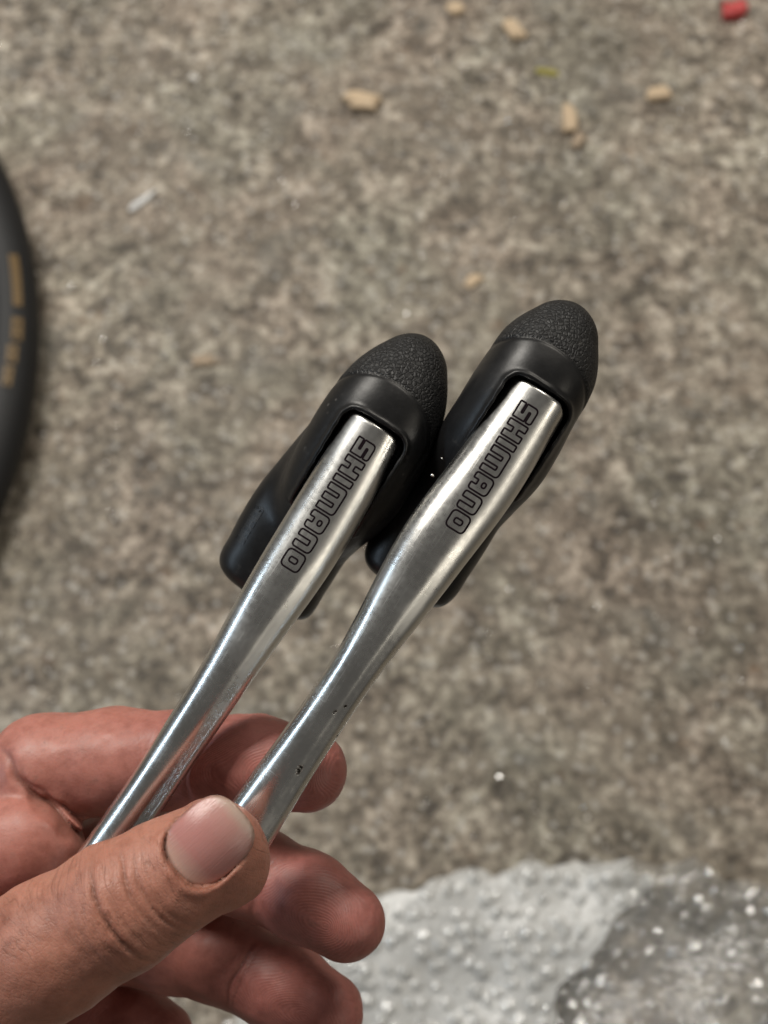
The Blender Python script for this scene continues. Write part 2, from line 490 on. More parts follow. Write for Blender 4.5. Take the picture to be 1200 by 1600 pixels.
# ------------------------------------------------------------------ ground
def build_ground():
    n = 60
    xs = np.linspace(-3, 3, n); ys = np.linspace(-2.6, 3.4, n)
    X, Y = np.meshgrid(xs, ys, indexing='ij')
    V = np.stack([X, Y, np.zeros_like(X)], -1).reshape(-1, 3)
    F = [(i * n + j, (i + 1) * n + j, (i + 1) * n + j + 1, i * n + j + 1) for i in range(n - 1) for j in range(n - 1)]
    o = mesh_obj('ground', V, F, MAT['concrete'])
    tag(o, 'worn mottled grey brown concrete floor', 'floor', kind='structure')
build_ground()

# ------------------------------------------------------------------ levers
DX = np.array([0.53, -0.848]); NX = np.array([0.848, 0.53])     # along the lever (up) and across it, in photo axes
U3 = np.array([0.53, 0.848, 0.0]); N3 = np.array([0.848, -0.53, 0.0]); Z3 = np.array([0, 0, 1.0])
LETTERS = {   # closed outlines on a 5 x 7 style grid, stroke 2 wide
    'S': (5.2, [[(0, 0), (5.2, 0), (5.2, 4.4), (2, 4.4), (2, 5), (5.2, 5), (5.2, 7), (0, 7), (0, 2.6), (3.2, 2.6), (3.2, 2), (0, 2)]]),
    'H': (5.6, [[(0, 0), (2, 0), (2, 2.6), (3.6, 2.6), (3.6, 0), (5.6, 0), (5.6, 7), (3.6, 7), (3.6, 4.5), (2, 4.5), (2, 7), (0, 7)]]),
    'I': (2.0, [[(0, 0), (2, 0), (2, 7), (0, 7)]]),
    'M': (8.4, [[(0, 0), (2, 0), (2, 5), (3.2, 5), (3.2, 0), (5.2, 0), (5.2, 5), (6.4, 5), (6.4, 0), (8.4, 0), (8.4, 7), (0, 7)]]),
    'A': (5.6, [[(0, 0), (2, 0), (2, 1.9), (3.6, 1.9), (3.6, 0), (5.6, 0), (5.6, 7), (0, 7)], [(2, 3.7), (3.6, 3.7), (3.6, 5.1), (2, 5.1)]]),
    'N': (5.6, [[(0, 0), (2, 0), (2, 5), (3.6, 5), (3.6, 0), (5.6, 0), (5.6, 7), (0, 7)]]),
    'O': (5.6, [[(0, 0), (5.6, 0), (5.6, 7), (0, 7)], [(2, 2), (3.6, 2), (3.6, 5), (2, 5)]]),
}
ROUND = {'S': 1.5, 'O': 1.7, 'M': 1.5, 'A': 1.7, 'N': 1.7}
def rounded(poly, rad):
    """rounds the corners of a closed polygon and samples it densely"""
    pts = []
    n = len(poly)
    xs = [p[0] for p in poly]; ys = [p[1] for p in poly]
    for i in range(n):
        p0, p1, p2 = (np.array(poly[j % n], float) for j in (i - 1, i, i + 1))
        a = p0 - p1; b = p2 - p1
        la, lb = np.linalg.norm(a), np.linalg.norm(b)
        outer = (p1[0] in (min(xs), max(xs))) and (p1[1] in (min(ys), max(ys)))
        r = min(rad if (outer and p1[1] == max(ys) or outer and rad > 1.69) else 0.3, la * 0.48, lb * 0.48)
        A = p1 + a / la * r; B = p1 + b / lb * r
        for s in np.linspace(0, 1, 7):
            pts.append((1 - s) ** 2 * A + 2 * s * (1 - s) * p1 + s * s * B)
    out = []
    for i in range(len(pts)):
        a, b = pts[i], pts[(i + 1) % len(pts)]
        k = max(1, int(np.linalg.norm(b - a) / 0.4))
        for s in range(k): out.append(a + (b - a) * s / k)
    return np.array(out)

def build_lever(spec):
    zl = spec['z']
    k = (D - zl) / D / S
    t0, n0 = spec['origin']
    root = empty('brake_lever', to_world(P(*(t0 * DX + n0 * NX), zl - 20)).tolist())
    O = P(*(t0 * DX + n0 * NX), zl)
    def L(t, n, z):                      # lever mm -> frame mm ; z relative to the lever's own depth
        t, n, z = (np.asarray(v, float) for v in (t, n, z))
        return O + t[..., None] * U3 + n[..., None] * N3 + z[..., None] * Z3
    # ---- blade : lofted sections
    tab = np.array(spec['blade'], float)
    tt = (tab[:, 0] - t0) * k; nl = (tab[:, 1] - n0) * k; nr = (tab[:, 2] - n0) * k
    order = np.argsort(tt); tt, nl, nr = tt[order], nl[order], nr[order]
    bt = np.array(spec['bow'], float)
    def sm(x, X, Y):
        # smooth interpolation through the table
        return sum(np.interp(x + d, X, Y) for d in (-6, -4, -2, 0, 2, 4, 6)) / 7.0
    top = tt[-1]; bot = tt[0]
    def sect(t):
        a = sm(t, tt, nl); b = sm(t, tt, nr)
        c = (a + b) / 2; w = (b - a) / 2
        zc = sm(t, bt[:, 0], bt[:, 1]); hgt = sm(t, bt[:, 0], bt[:, 2]); ex = sm(t, bt[:, 0], bt[:, 3]); tw = sm(t, bt[:, 0], bt[:, 4])
        return c, w, zc, hgt, ex, tw
    def front(t, n):
        c, w, zc, hgt, ex, tw = sect(t)
        q = np.clip(np.abs((n - c) / w), 0, 0.999)
        return zc + hgt * (1 - q ** ex) ** (1 / ex) + tw * (n - c)
    NA = 160
    th = np.linspace(0, 2 * np.pi, NA, endpoint=False)
    st = [(bot, 0.0)] + [(bot + 0.8 * (1 - math.cos(x)), math.sin(x)) for x in np.linspace(0.25, math.pi / 2, 6)]
    st += [(x, 1.0) for x in np.arange(bot + 1.4, top - 1.0, 0.8)]
    st += [(top - 0.9 + 0.9 * math.sin(x), 1 - 0.9 / 7 * (1 - math.cos(x))) for x in np.linspace(0, math.pi / 2, 9)]
    st += [(top, 0.84), (top - 0.3, 0.80), (top - 3.5, 0.78), (top - 3.5, 0.0)]
    V = []; TN = []; RO = []; SC = []
    for (t, s) in st:
        c, w, zc, hgt, ex, tw = sect(min(max(t, bot), top))
        cs, sn = np.cos(th), np.sin(th)
        n = c + s * w * np.sign(cs) * np.abs(cs) ** (2 / ex)
        z = zc + s * np.where(sn > 0, hgt, hgt * 0.8) * np.sign(sn) * np.abs(sn) ** (2 / ex) + tw * (n - c)
        gq = np.exp(-(((n - c) / w - 0.58) / 0.21) ** 2) * (sn > 0) * s
        z = z - spec['groove'] * gq * np.interp(t, [-110, -95, -50, -36, -26], [0.6, 1, 1, 0.7, 0])
        # rounded-off top corner on the right
        tq = t - np.clip((n - c) / w - 0.55, 0, 1) ** 2 * 9.0 * np.clip((t - top + 6) / 6, 0, 1) - 0.9 * np.clip(-(n - c) / w - 0.7, 0, 1) * np.clip((t - top + 6) / 6, 0, 1)
        V.append(L(tq, n, z)); TN.append(np.stack([tq / 1000, n / 1000, 0 * n], -1))
        RO.append(np.full(NA, np.interp(t, [-75, -48, -30], [0.10, 0.13, 0.165])))
        sc = np.zeros(NA)
        for (sx, sy, sr) in spec['scuff']:
            ct = (np.dot((sx, sy), DX) - t0) * k; cn = (np.dot((sx, sy), NX) - n0) * k
            sc = np.maximum(sc, np.exp(-(((tq - ct) / sr) ** 2 + ((n - cn) / (sr * 0.7)) ** 2)) * (sn > 0))
        SC.append(sc)
    V = np.concatenate(V); m = len(st)
    F = [(i * NA + j, i * NA + (j + 1) % NA, (i + 1) * NA + (j + 1) % NA, (i + 1) * NA + j) for i in range(m - 1) for j in range(NA)]
    blade = mesh_obj('lever_blade', to_world(V), [f[::-1] for f in F], MAT['metal'], root)
    attr3(blade, 'tn', np.concatenate(TN)); attr(blade, 'rough', np.concatenate(RO)); attr(blade, 'scuff', np.concatenate(SC))
    # ---- engraved outline lettering, each letter a piece laid in the blade surface
    hgt = 4.25; u = hgt / 7.0
    total = sum(LETTERS[c][0] for c in 'SHIMANO') + 6 * 0.95
    ux = spec['textlen'] / total
    t_start = spec['text'][0]; ncen = spec['text'][1]
    x = 0.0; lw = 0.195
    for ch in 'SHIMANO':
        w, polys = LETTERS[ch]
        VV, FF = [], []
        for poly in polys:
            q = rounded(poly, ROUND.get(ch, 0.5))
            tq = t_start - (x + q[:, 0]) * ux
            nq = ncen + (q[:, 1] - 3.5) * u
            q2 = np.stack([tq, nq], 1)
            d = np.roll(q2, -1, 0) - np.roll(q2, 1, 0)
            d /= np.maximum(np.linalg.norm(d, axis=1, keepdims=True), 1e-6)
            nn = np.stack([-d[:, 1], d[:, 0]], 1)
            A, B = q2 - nn * lw, q2 + nn * lw
            ring = []
            for R, dz in ((A, -0.06), (A, 0.025), (q2, 0.032), (B, 0.025), (B, -0.06)):
                ring.append(L(R[:, 0], R[:, 1], front(R[:, 0], R[:, 1]) + dz))
            b0 = sum(len(v) for v in VV); mm = len(q2)
            VV.extend(ring)
            for a in range(4):
                for j in range(mm):
                    FF.append((b0 + a * mm + j, b0 + a * mm + (j + 1) % mm, b0 + (a + 1) * mm + (j + 1) % mm, b0 + (a + 1) * mm + j))
        lt = mesh_obj('letter', to_world(np.concatenate(VV)), FF, MAT['ink'], blade, True)
        lt.location = (0, 0, 0)
        lt.data.transform(Matrix.Translation(Vector(blade.location) - Vector(root.location)))
        x += w + 0.95
    # ---- rubber hood: implicit surface in lever mm (t, n, z)
    hd = spec['hood']
    ct = np.array(hd['collar'], float)    # t, n centre, half width, front z, back z
    bd = np.array(hd['body'], float)
    pl, pr, ptop = hd['pocket']
    def smooth_table(tb):
        """cubic (Catmull-Rom) resampling of a section table"""
        T = tb[np.argsort(tb[:, 0])]
        x = T[:, 0]; FT = np.linspace(x[0], x[-1], 160); out = []
        for i in range(1, 5):
            y = T[:, i]; m = np.gradient(y, x)
            j = np.clip(np.searchsorted(x, FT) - 1, 0, len(x) - 2)
            hh = x[j + 1] - x[j]; u = (FT - x[j]) / hh
            out.append((2 * u ** 3 - 3 * u ** 2 + 1) * y[j] + (u ** 3 - 2 * u ** 2 + u) * hh * m[j] + (3 * u ** 2 - 2 * u ** 3) * y[j + 1] + (u ** 3 - u ** 2) * hh * m[j + 1])
        return T, FT, np.maximum(np.stack(out, 1), -1e3)
    CT, BD = smooth_table(ct), smooth_table(bd)
    def loft(p, tb, ex=2.3):
        t = p[:, 0]
        T, FT, FV = tb
        c, a, zf, zb = (np.interp(t, FT, FV[:, i]) for i in range(4))
        zc = (zf + zb) / 2; b = (zf - zb) / 2
        a = np.maximum(a, 0.3); b = np.maximum(b, 0.3)
        q = (np.abs((p[:, 1] - c) / a) ** ex + np.abs((p[:, 2] - zc) / b) ** ex) ** (1 / ex)
        d = (q - 1) * np.minimum(a, b)
        return smax(smax(d, t - T[-1, 0], 1.8), T[0, 0] - t, 3.0)
    sc_, sn_, sa, sb = hd['seam']
    def seam(p):
        e = np.sqrt(((p[:, 1] - sn_) / sa) ** 2 + ((np.maximum(p[:, 0] - sc_, 0)) / sb) ** 2)
        return (e - 1) * min(sa, sb)
    def f(p):
        p = p.astype(np.float32)
        d = smin(loft(p, CT), loft(p, BD, 2.8), 3.0)
        e = seam(p)
        up = np.clip((p[:, 0] - sc_ + 10) / 10, 0, 1)
        d = d - 0.04 * np.clip(e / 0.5, -1, 1) * up * (p[:, 2] > -22)
        d = d + 0.32 * np.exp(-(e / 0.33) ** 2) * up * np.clip((p[:, 2] + 11) / 5, 0.15, 1)
        # raised lip round the blade opening, then the opening itself
        qn = np.maximum(pl + 2 - p[:, 1], p[:, 1] - pr + 2); qt = p[:, 0] - ptop + 2
        box = np.where((qn > 0) & (qt > 0), np.sqrt(np.maximum(qn, 0) ** 2 + np.maximum(qt, 0) ** 2), np.maximum(qn, qt)) - 3.0
        box = box + 0.05 * np.sin(p[:, 0] * 1.9 + p[:, 1] * 1.3)
        d = d - 0.5 * np.exp(-((box - 0.6) / 0.55) ** 2) * (p[:, 2] > -9)
        d = smax(d, -np.maximum(box, -(p[:, 2] + 8.0)), 0.5)
        return d
    lo = (bd[:, 0].min() - 3, min((ct[:, 1] - ct[:, 2]).min(), (bd[:, 1] - bd[:, 2]).min()) - 3, min(ct[:, 4].min(), bd[:, 4].min()) - 3)
    hi = (ct[:, 0].max() + 3, max((ct[:, 1] + ct[:, 2]).max(), (bd[:, 1] + bd[:, 2]).max()) + 3, ct[:, 3].max() + 4)
    V, F = surface(f, lo, hi, 0.42)
    e = seam(V)
    hood = big_mesh('rubber_hood', to_world(L(V[:, 0], V[:, 1], V[:, 2])), F, MAT['rubber'], root)
    attr(hood, 'tip', np.clip(e / 0.4, 0, 1) * np.clip((V[:, 0] - sc_ + 3) / 4, 0, 1))
    # ---- black bracket block inside the opening, and the pivot pin ends
    def slab(name, tr, nr_, zr, mat, bev=0.8, parent=root):
        bm = bmesh.new()
        bmesh.ops.create_cube(bm, size=1)
        for v in bm.verts:
            v.co = Vector(((tr[0] + tr[1]) / 2 + v.co.x * (tr[1] - tr[0]), (nr_[0] + nr_[1]) / 2 + v.co.y * (nr_[1] - nr_[0]), (zr[0] + zr[1]) / 2 + v.co.z * (zr[1] - zr[0])))
        bmesh.ops.bevel(bm, geom=bm.edges[:], offset=bev, segments=2, affect='EDGES')
        v = np.array([x.co[:] for x in bm.verts]); fs = [[q.index for q in fc.verts] for fc in bm.faces]
        bm.free()
        return mesh_obj(name, to_world(L(v[:, 0], v[:, 1], v[:, 2])), fs, mat, parent)
    slab('bracket', (-26, ptop + 0.5), (pl + 0.6, pr - 0.6), (-13, -7.2), MAT['cavity'])
    for (sx, sy, r, zz) in spec['pins']:
        c = np.array([(np.dot((sx, sy), DX) - t0) * k, (np.dot((sx, sy), NX) - n0) * k, zz])
        bm = bmesh.new()
        bmesh.ops.create_uvsphere(bm, u_segments=12, v_segments=8, radius=r)
        v = np.array([x.co[:] for x in bm.verts]) * [1, 1.6, 1] + c
        fs = [[q.index for q in fc.verts] for fc in bm.faces]; bm.free()
        mesh_obj('pivot_pin', to_world(L(v[:, 0], v[:, 1], v[:, 2])), fs, MAT['pin'], root)
    # ---- small moulded word on the flank of the hood body
    if spec.get('emboss'):
        sx, sy, zz = spec['emboss']
        ct_ = (np.dot((sx, sy), DX) - t0) * k; cn_ = (np.dot((sx, sy), NX) - n0) * k
        x = 0
        for ch in 'SHIMANO':
            w, polys = LETTERS[ch]
            VV, FF = [], []
            for poly in polys:
                q = rounded(poly, 0.4)
                tq = ct_ - (x + q[:, 0]) * 0.21; nq = cn_ + (q[:, 1] - 3.5) * 0.34
                # drop every point on to the rubber along the view axis
                z = np.full(len(tq), 12.0)
                for _ in range(50):
                    z = z - np.maximum(f(np.stack([tq, nq, z], 1)), 0) * 0.8
                q2 = np.stack([tq, nq], 1)
                dd = np.roll(q2, -1, 0) - np.roll(q2, 1, 0); dd /= np.maximum(np.linalg.norm(dd, axis=1, keepdims=True), 1e-6)
                nn = np.stack([-dd[:, 1], dd[:, 0]], 1); mm = len(q2); b0 = sum(len(v) for v in VV)
                for R, dz in ((q2 - nn * 0.13, -0.4), (q2, 0.12), (q2 + nn * 0.13, -0.4)):
                    VV.append(L(R[:, 0], R[:, 1], z + dz))
                for a in range(2):
                    for j in range(mm): FF.append((b0 + a * mm + j, b0 + a * mm + (j + 1) % mm, b0 + (a + 1) * mm + (j + 1) % mm, b0 + (a + 1) * mm + j))
            em = mesh_obj('moulded_letter', to_world(np.concatenate(VV)), FF, MAT['emboss'], root)
            em.parent = hood
            x += w + 1.0
    tag(root, spec['label'], 'brake lever', 'pair of aero brake levers')
    return root
t_e = NT('emboss_rubber'); t_e.set(Base_Color=(0.035, 0.034, 0.033), Roughness=0.5); MAT['emboss'] = t_e.m

COLLAR = lambda pts: [(a, b, c, d, e) for a, b, c, d, e in pts]
build_lever(dict(z=-7, origin=(-252, 852),
    label='left brake lever, its black hood end showing, silver blade nearest the palm',
    blade=[(-252, 803, 899), (-300, 803, 904), (-380, 804, 910), (-450, 805, 912), (-520, 806, 911), (-590, 809, 905), (-660, 815, 900), (-720, 818, 897), (-800, 818, 893), (-900, 817, 888), (-1000, 812, 884), (-1100, 806, 884), (-1200, 803, 886)],
    bow=[(-140, 0, 4.0, 2.0, 0.0), (-90, 0.5, 4.6, 2.0, 0.0), (-60, 1.0, 5.0, 2.05, 0.0), (-40, 0.5, 5.4, 2.1, 0), (-20, -1.0, 5.8, 2.12, 0), (0, -2.0, 5.9, 2.15, 0)],
    scuff=[], groove=0.28, pins=[], text=(-4.0, 0.3), textlen=31.5, emboss=(394, 792, 0),
    hood=dict(
        collar=[(23.2, -1.0, 2.4, -9.2, -14.6), (21.3, -0.8, 5.1, -6.0, -18), (16.8, -0.6, 8.5, -2.2, -21), (11, -0.4, 11.3, 1.0, -23), (5, -0.2, 12.7, 3.2, -24), (-1, 0, 13.4, 3.8, -25), (-8, 0.2, 13.5, 3.0, -26), (-14, 0.3, 13.4, 0.5, -27), (-20, 0, 12.4, -3.5, -28), (-26, -0.5, 10.5, -9, -29), (-31, -1, 8, -14, -28)],
        body=[(2, -2, 11, -14, -33), (-10, -2.5, 12.4, -14, -35), (-18, -3.0, 13.0, -14, -36), (-24, -3.6, 13.2, -15, -37), (-38, -3.6, 13.0, -17, -38), (-45, -3.2, 12.4, -19, -38), (-47.5, -2.6, 11, -20, -37)],
        pocket=(-6.3, 6.7, -0.4), seam=(0.0, -1.0, 12.9, 9.9))))
build_lever(dict(z=0, origin=(-72, 1043),
    label='right brake lever, standing higher, nicked silver blade pressed under the thumb tip',
    blade=[(-72, 992, 1093), (-120, 989, 1094), (-180, 985, 1096), (-250, 979, 1096), (-325, 971, 1088), (-390, 970, 1081), (-450, 975, 1076), (-500, 980, 1069), (-560, 985, 1063), (-620, 986, 1059), (-720, 981, 1057), (-800, 975, 1057), (-860, 970, 1058), (-940, 966, 1058), (-1010, 966, 1056)],
    bow=[(-140, 0, 4.4, 2.0, 0.0), (-90, 0.5, 4.6, 2.0, 0.0), (-60, 1.2, 4.8, 2.05, 0.0), (-40, 0.6, 5.4, 2.1, 0), (-20, -1.0, 5.9, 2.12, 0), (0, -2.0, 6.0, 2.15, 0)],
    groove=0.22, scuff=[(525, 1106, 1.1), (470, 1196, 1.7), (541, 1098, 0.8), (528, 1148, 0.8)], pins=[(677, 742, 0.32, -4), (692, 715, 0.2, -4)], text=(-4.0, -0.8), textlen=30.0,
    hood=dict(
        collar=[(21.7, -2.6, 2.4, -7.8, -13.4), (19.8, -2.5, 5.2, -4.9, -17), (15.4, -2.4, 8.5, -1.8, -20), (9.4, -2.2, 11.3, 1.2, -22), (4, -2.0, 12.0, 3.2, -24), (-2, -2.0, 12.3, 3.8, -25), (-9, -1.7, 12.5, 3.0, -26), (-15, -1.6, 12.6, 0.5, -27), (-20, -1.6, 12.0, -3.5, -28), (-25, -1.6, 10.6, -9, -29), (-29, -1.6, 8, -14, -28)],
        body=[(2, -2, 10.5, -14, -33), (-12, -2.2, 11.6, -14, -35), (-20, -2.4, 11.6, -14, -36), (-28, -2.4, 11.8, -15, -37), (-40, -2.4, 11.9, -17, -38), (-48, -2.4, 11.4, -19, -38), (-51.5, -2.4, 9.8, -20, -37)],
        pocket=(-6.5, 6.6, -0.4), seam=(0.0, -2.4, 12.6, 9.5))))

# ------------------------------------------------------------------ hand
def build_hand():
    root = empty('hand', to_world(P(-420, 2000, -30)).tolist())
    A = lambda *a: P(*a).astype(np.float32)
    fingers = dict(
        thumb=[(A(-330, 1790, -8), 17), (A(-70, 1575, 12), 15.2), (A(80, 1482, 18.5), 13.0), (A(185, 1418, 20), 12.3), (A(262, 1372, 18.5), 10.9), (A(330, 1327, 16.0), 9.9)],
        index=[(A(-230, 1500, -30), 14), (A(-60, 1330, -28), 13.2), (A(70, 1205, -27), 12.6), (A(180, 1188, -27), 11.6), (A(285, 1187, -25), 10.8), (A(400, 1192, -19), 10.2), (A(478, 1204, -15), 9.1)],
        middle=[(A(-230, 1620, -34), 14), (A(60, 1380, -46), 12.5), (A(210, 1335, -43), 11.6), (A(310, 1345, -34), 10.6), (A(400, 1365, -26), 9.9), (A(480, 1402, -20), 9.6), (A(540, 1440, -16), 8.7)],
        ring=[(A(-210, 1730, -40), 13), (A(30, 1500, -56), 12), (A(170, 1460, -54), 11.2), (A(270, 1478, -46), 10.8), (A(350, 1493, -40), 10.8), (A(440, 1540, -34), 10.1), (A(508, 1580, -30), 8.9)],
        little=[(A(-170, 1830, -46), 12), (A(-30, 1600, -62), 11), (A(80, 1560, -62), 10.4), (A(150, 1580, -58), 9.4), (A(215, 1602, -54), 8.8), (A(252, 1618, -52), 8.0)])
    wrist = A(-470, 2060, -34)
    palm = [(A(-230, 1500, -30), wrist, 13.5, 20), (A(-230, 1620, -34), wrist, 14, 21), (A(-210, 1730, -40), wrist, 13, 20), (A(-170, 1830, -46), wrist, 12, 18),
            (A(-330, 1790, -8), wrist, 17, 20), (wrist, A(-640, 2300, -44), 23, 24), (A(-640, 2300, -44), A(-1300, 3250, -80), 24, 34)]
    # thumb nail frame
    NC = A(326, 1317, 26.0)
    na = np.array([0.74, 0.66, -0.16]); na /= np.linalg.norm(na)
    nz = np.array([0.10, 0.10, 1.0]); nz -= na * (nz @ na); nz /= np.linalg.norm(nz)
    nb = np.cross(nz, na)
    na, nb, nz = (v.astype(np.float32) for v in (na, nb, nz))
    HA, HB = 8.1, 7.2
    def nail_h(a, b):                        # plate height over its frame
        return -0.050 * b * b - 0.016 * a * a - 0.0006 * np.maximum(a, 0) ** 3
    def nail_e(a, b):                        # 1 on the plate's outline
        ex = 2.9
        return (np.abs(a / HA) ** ex + np.abs(b / HB) ** ex) ** (1 / ex)
    def chain(p, c, k):
        d = None
        for (a, ra), (b, rb) in zip(c[:-1], c[1:]):
            q = cone(p, a, b, ra, rb)
            d = q if d is None else smin(d, q, k)
        return d
    def f_f(p, name):
        return chain(p, fingers[name], 3.0)
    # palmar creases: (point, along direction, finger, half spread, depth, width)
    def dirn(a, b):
        v = b - a; return v / np.linalg.norm(v)
    def groove(p, c, ax, depth, width, wob, seed, side=None, rad=14.0):
        q = p - c
        s = q @ ax + wob * vnoise(p * 0.22, seed)
        g = np.exp(-(s / width) ** 2) * np.clip(1.6 - np.sqrt((q * q).sum(1)) / rad, 0, 1)
        if side is not None:
            g = g * np.clip((q @ side) / 6 + 0.3, 0, 1)
        return depth * g
    zp = np.array([0, 0, 1], np.float32)
    G = []          # (finger mask name, centre, axis, depth, width, wobble, seed, side, radius)
    ix = fingers['index']; md = fingers['middle']; rg = fingers['ring']; tb = fingers['thumb']
    G.append(('index', A(88, 1255, -20), dirn(A(60, 1300, -27), A(150, 1215, -27)), 1.4, 0.9, 1.2, 1, zp, 13))
    G.append(('index', A(118, 1262, -20), dirn(A(60, 1320, -27), A(150, 1215, -27)), 0.6, 0.6, 1.2, 2, zp, 12))
    G.append(('index', A(300, 1187, -16), dirn(ix[3][0], ix[5][0]), 0.55, 0.7, 0.8, 3, zp, 12))
    G.append(('middle', A(415, 1372, -17), dirn(md[4][0], md[6][0]), 0.5, 0.6, 0.8, 4, zp, 11))
    G.append(('ring', A(378, 1508, -30), dirn(rg[4][0], rg[6][0]), 0.9, 0.6, 0.9, 5, zp, 12))
    G.append(('ring', A(392, 1515, -30), dirn(rg[4][0], rg[6][0]), 0.35, 0.5, 0.9, 6, zp, 12))
    # dorsal wrinkles on the thumb's joint
    tax = dirn(tb[2][0], tb[4][0])
    wr = [(-11.5, .12, .32), (-8.6, .24, .32), (-6.0, .20, .30), (-3.6, .85, .46), (-1.2, .16, .30), (0.6, .14, .3), (2.3, .58, .38), (4.6, .46, .36), (6.3, .26, .32)]
    tc = A(196, 1420, 30)
    tperp = np.cross(zp, tax).astype(np.float32)
    def thumb_sv(p):
        q = p - tc
        s = q @ tax; v = q @ tperp
        return q, s, v, s - 0.013 * v * v + 0.9 * vnoise(p * 0.10, 11) + 0.2 * vnoise(p * 0.45, 12)
    def wrinkles(p):
        q, s, v, s2 = thumb_sv(p)
        g = 0
        for i, (o, dp, w) in enumerate(wr):
            br = np.clip(0.75 + 0.45 * np.sin(v * (0.22 + 0.05 * (i % 3)) + i * 2.1), 0, 1.1) if dp < 0.8 else 0.95
            g = g + dp * 0.95 * np.exp(-((s2 - o) / w) ** 2) * br
        return g * np.clip(1.6 - np.abs(v) / 8.0, 0, 1) * np.clip(q[:, 2] / 6 + 1.6, 0, 1)
    def parts(p):
        d = {n: f_f(p, n) for n in fingers}
        return d
    def f(p, full=True):
        p = p.astype(np.float32)
        d = parts(p)
        # tendon / pad swellings
        d['index'] = smin(d['index'], ell(p, A(38, 1322, -16), np.array([13.5, 11.5, 11], np.float32)), 2.2)
        d['index'] = smin(d['index'], ell(p, A(190, 1195, -22), np.array([16, 9.5, 9.0], np.float32)), 4.0)
        d['thumb'] = smin(d['thumb'], ell(p, A(350, 1350, 13), np.array([9, 9, 8.0], np.float32)), 4.0)
        if full:
            for (fn, c, ax, dp, w, wob, sd, side, rad) in G:
                m = np.abs(d[fn]) < 2
                if m.any():
                    d[fn][m] += groove(p[m], c, ax, dp, w, wob, sd, side, rad)
            m = np.abs(d['thumb']) < 2
            if m.any(): d['thumb'][m] += wrinkles(p[m])
        # bed of the nail and the skin fold round it
        q = p - NC
        a, b, h = q @ na, q @ nb, q @ nz
        e = nail_e(a, b)
        nh = h - nail_h(a, b)
        rim = np.exp(-(((e - 1) * 8 - 0.75) / 0.85) ** 2) * np.clip(0.55 - a / 12, 0.0, 1) * (h > -5)
        d['thumb'] = d['thumb'] - 0.42 * rim
        bed = np.maximum((e - 1.0) * 7.5, -(nh + 0.22))
        d['thumb'] = smax(d['thumb'], -bed, 0.25)
        # between the thumb and the others no blending, the palm ties them together
        pa = None
        for (u, v, r1, r2) in palm:
            c = cone(p, u, v, r1, r2)
            pa = c if pa is None else smin(pa, c, 9)
        r = pa
        for n in ('index', 'middle', 'ring', 'little'):
            r = smin(r, d[n], 1.1)
        web = cone(p, A(-190, 1600, 0), A(-60, 1400, -16), 14, 11)
        th = smin(d['thumb'], web, 6)
        r = smin(r, th, 1.0)
        if full:
            m = np.abs(r) < 1.2
            if m.any(): r[m] += 0.16 * vnoise(p[m] * 0.33, 40) 
        return r
    allp = np.array([c[0] for fl in fingers.values() for c in fl])
    lo = allp.min(0) - 24; hi = allp.max(0) + 16
    lo[0] = P(-900, 0, -60)[0]; lo[1] = P(0, 2750, -60)[1]; lo[2] = -92; hi[2] = 36
    V, F = surface(f, lo, hi, 0.55)
    o = big_mesh('skin', to_world(V), F, MAT['skin'], root)
    # ---- per-point pigment and print data
    d = parts(V)
    names = list(fingers); M = np.stack([d[n] for n in names], 1)
    who = M.argmin(1)
    red = np.full(len(V), 0.35); ridge = np.zeros(len(V)); rm = np.zeros(len(V))
    for i, n in enumerate(names):
        if n == 'thumb': continue
        tip = fingers[n][-1][0]; prev = fingers[n][-3][0]
        m = who == i
        dist = np.linalg.norm(V - tip, axis=1)
        red[m] = np.maximum(red[m], np.clip(1.25 - dist[m] / 60, 0.45, 1))
        ax = dirn(prev, tip); core = tip - ax * 3 + zp * 6
        q = V[m] - core
        al = q @ ax; sd = q @ np.cross(zp, ax)
        ridge[m] = np.sqrt((sd * 1.15) ** 2 + np.where(al > 0, al, al * 0.55) ** 2) + 2.2 * vnoise(V[m] * 0.16, 60 + i)
        rm[m] = np.clip(1.4 - dist[m] / 24, 0, 1) * np.clip((V[m] - tip)[:, 2] / 4 + 0.6, 0, 1)
        if n == 'index':            # skin lines across the middle segment
            q = V[m] - A(330, 1187, -16)
            rm[m] = np.maximum(rm[m], np.clip(1.3 - np.abs(q[:, 0]) / 16, 0, 1) * 0.9)
    dors = np.where(who == 0, np.clip((V[:, 2] - 6) / 12, 0, 1), 0.0)
    red[who == 0] = np.clip(0.5 - (V[who == 0, 2] - 4) / 30, 0.1, 0.5) + 0.35 * np.exp(-(np.linalg.norm(V[who == 0] - A(350, 1330, 18), axis=1) / 13) ** 2)
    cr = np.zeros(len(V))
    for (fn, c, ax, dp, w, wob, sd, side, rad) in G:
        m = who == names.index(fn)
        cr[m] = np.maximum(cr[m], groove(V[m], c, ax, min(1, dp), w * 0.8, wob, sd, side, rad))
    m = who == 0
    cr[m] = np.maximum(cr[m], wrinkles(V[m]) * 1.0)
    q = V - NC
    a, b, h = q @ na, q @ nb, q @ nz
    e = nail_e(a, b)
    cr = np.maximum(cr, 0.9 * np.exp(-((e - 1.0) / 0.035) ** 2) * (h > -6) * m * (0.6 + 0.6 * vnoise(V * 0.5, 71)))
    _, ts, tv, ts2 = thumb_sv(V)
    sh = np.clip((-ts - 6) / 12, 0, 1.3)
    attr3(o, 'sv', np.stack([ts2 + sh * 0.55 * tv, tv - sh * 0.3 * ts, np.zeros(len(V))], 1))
    attr(o, 'red', red); attr(o, 'crease', np.clip(cr, 0, 1)); attr(o, 'ridge', ridge); attr(o, 'ridgemask', rm); attr(o, 'dorsal', dors)
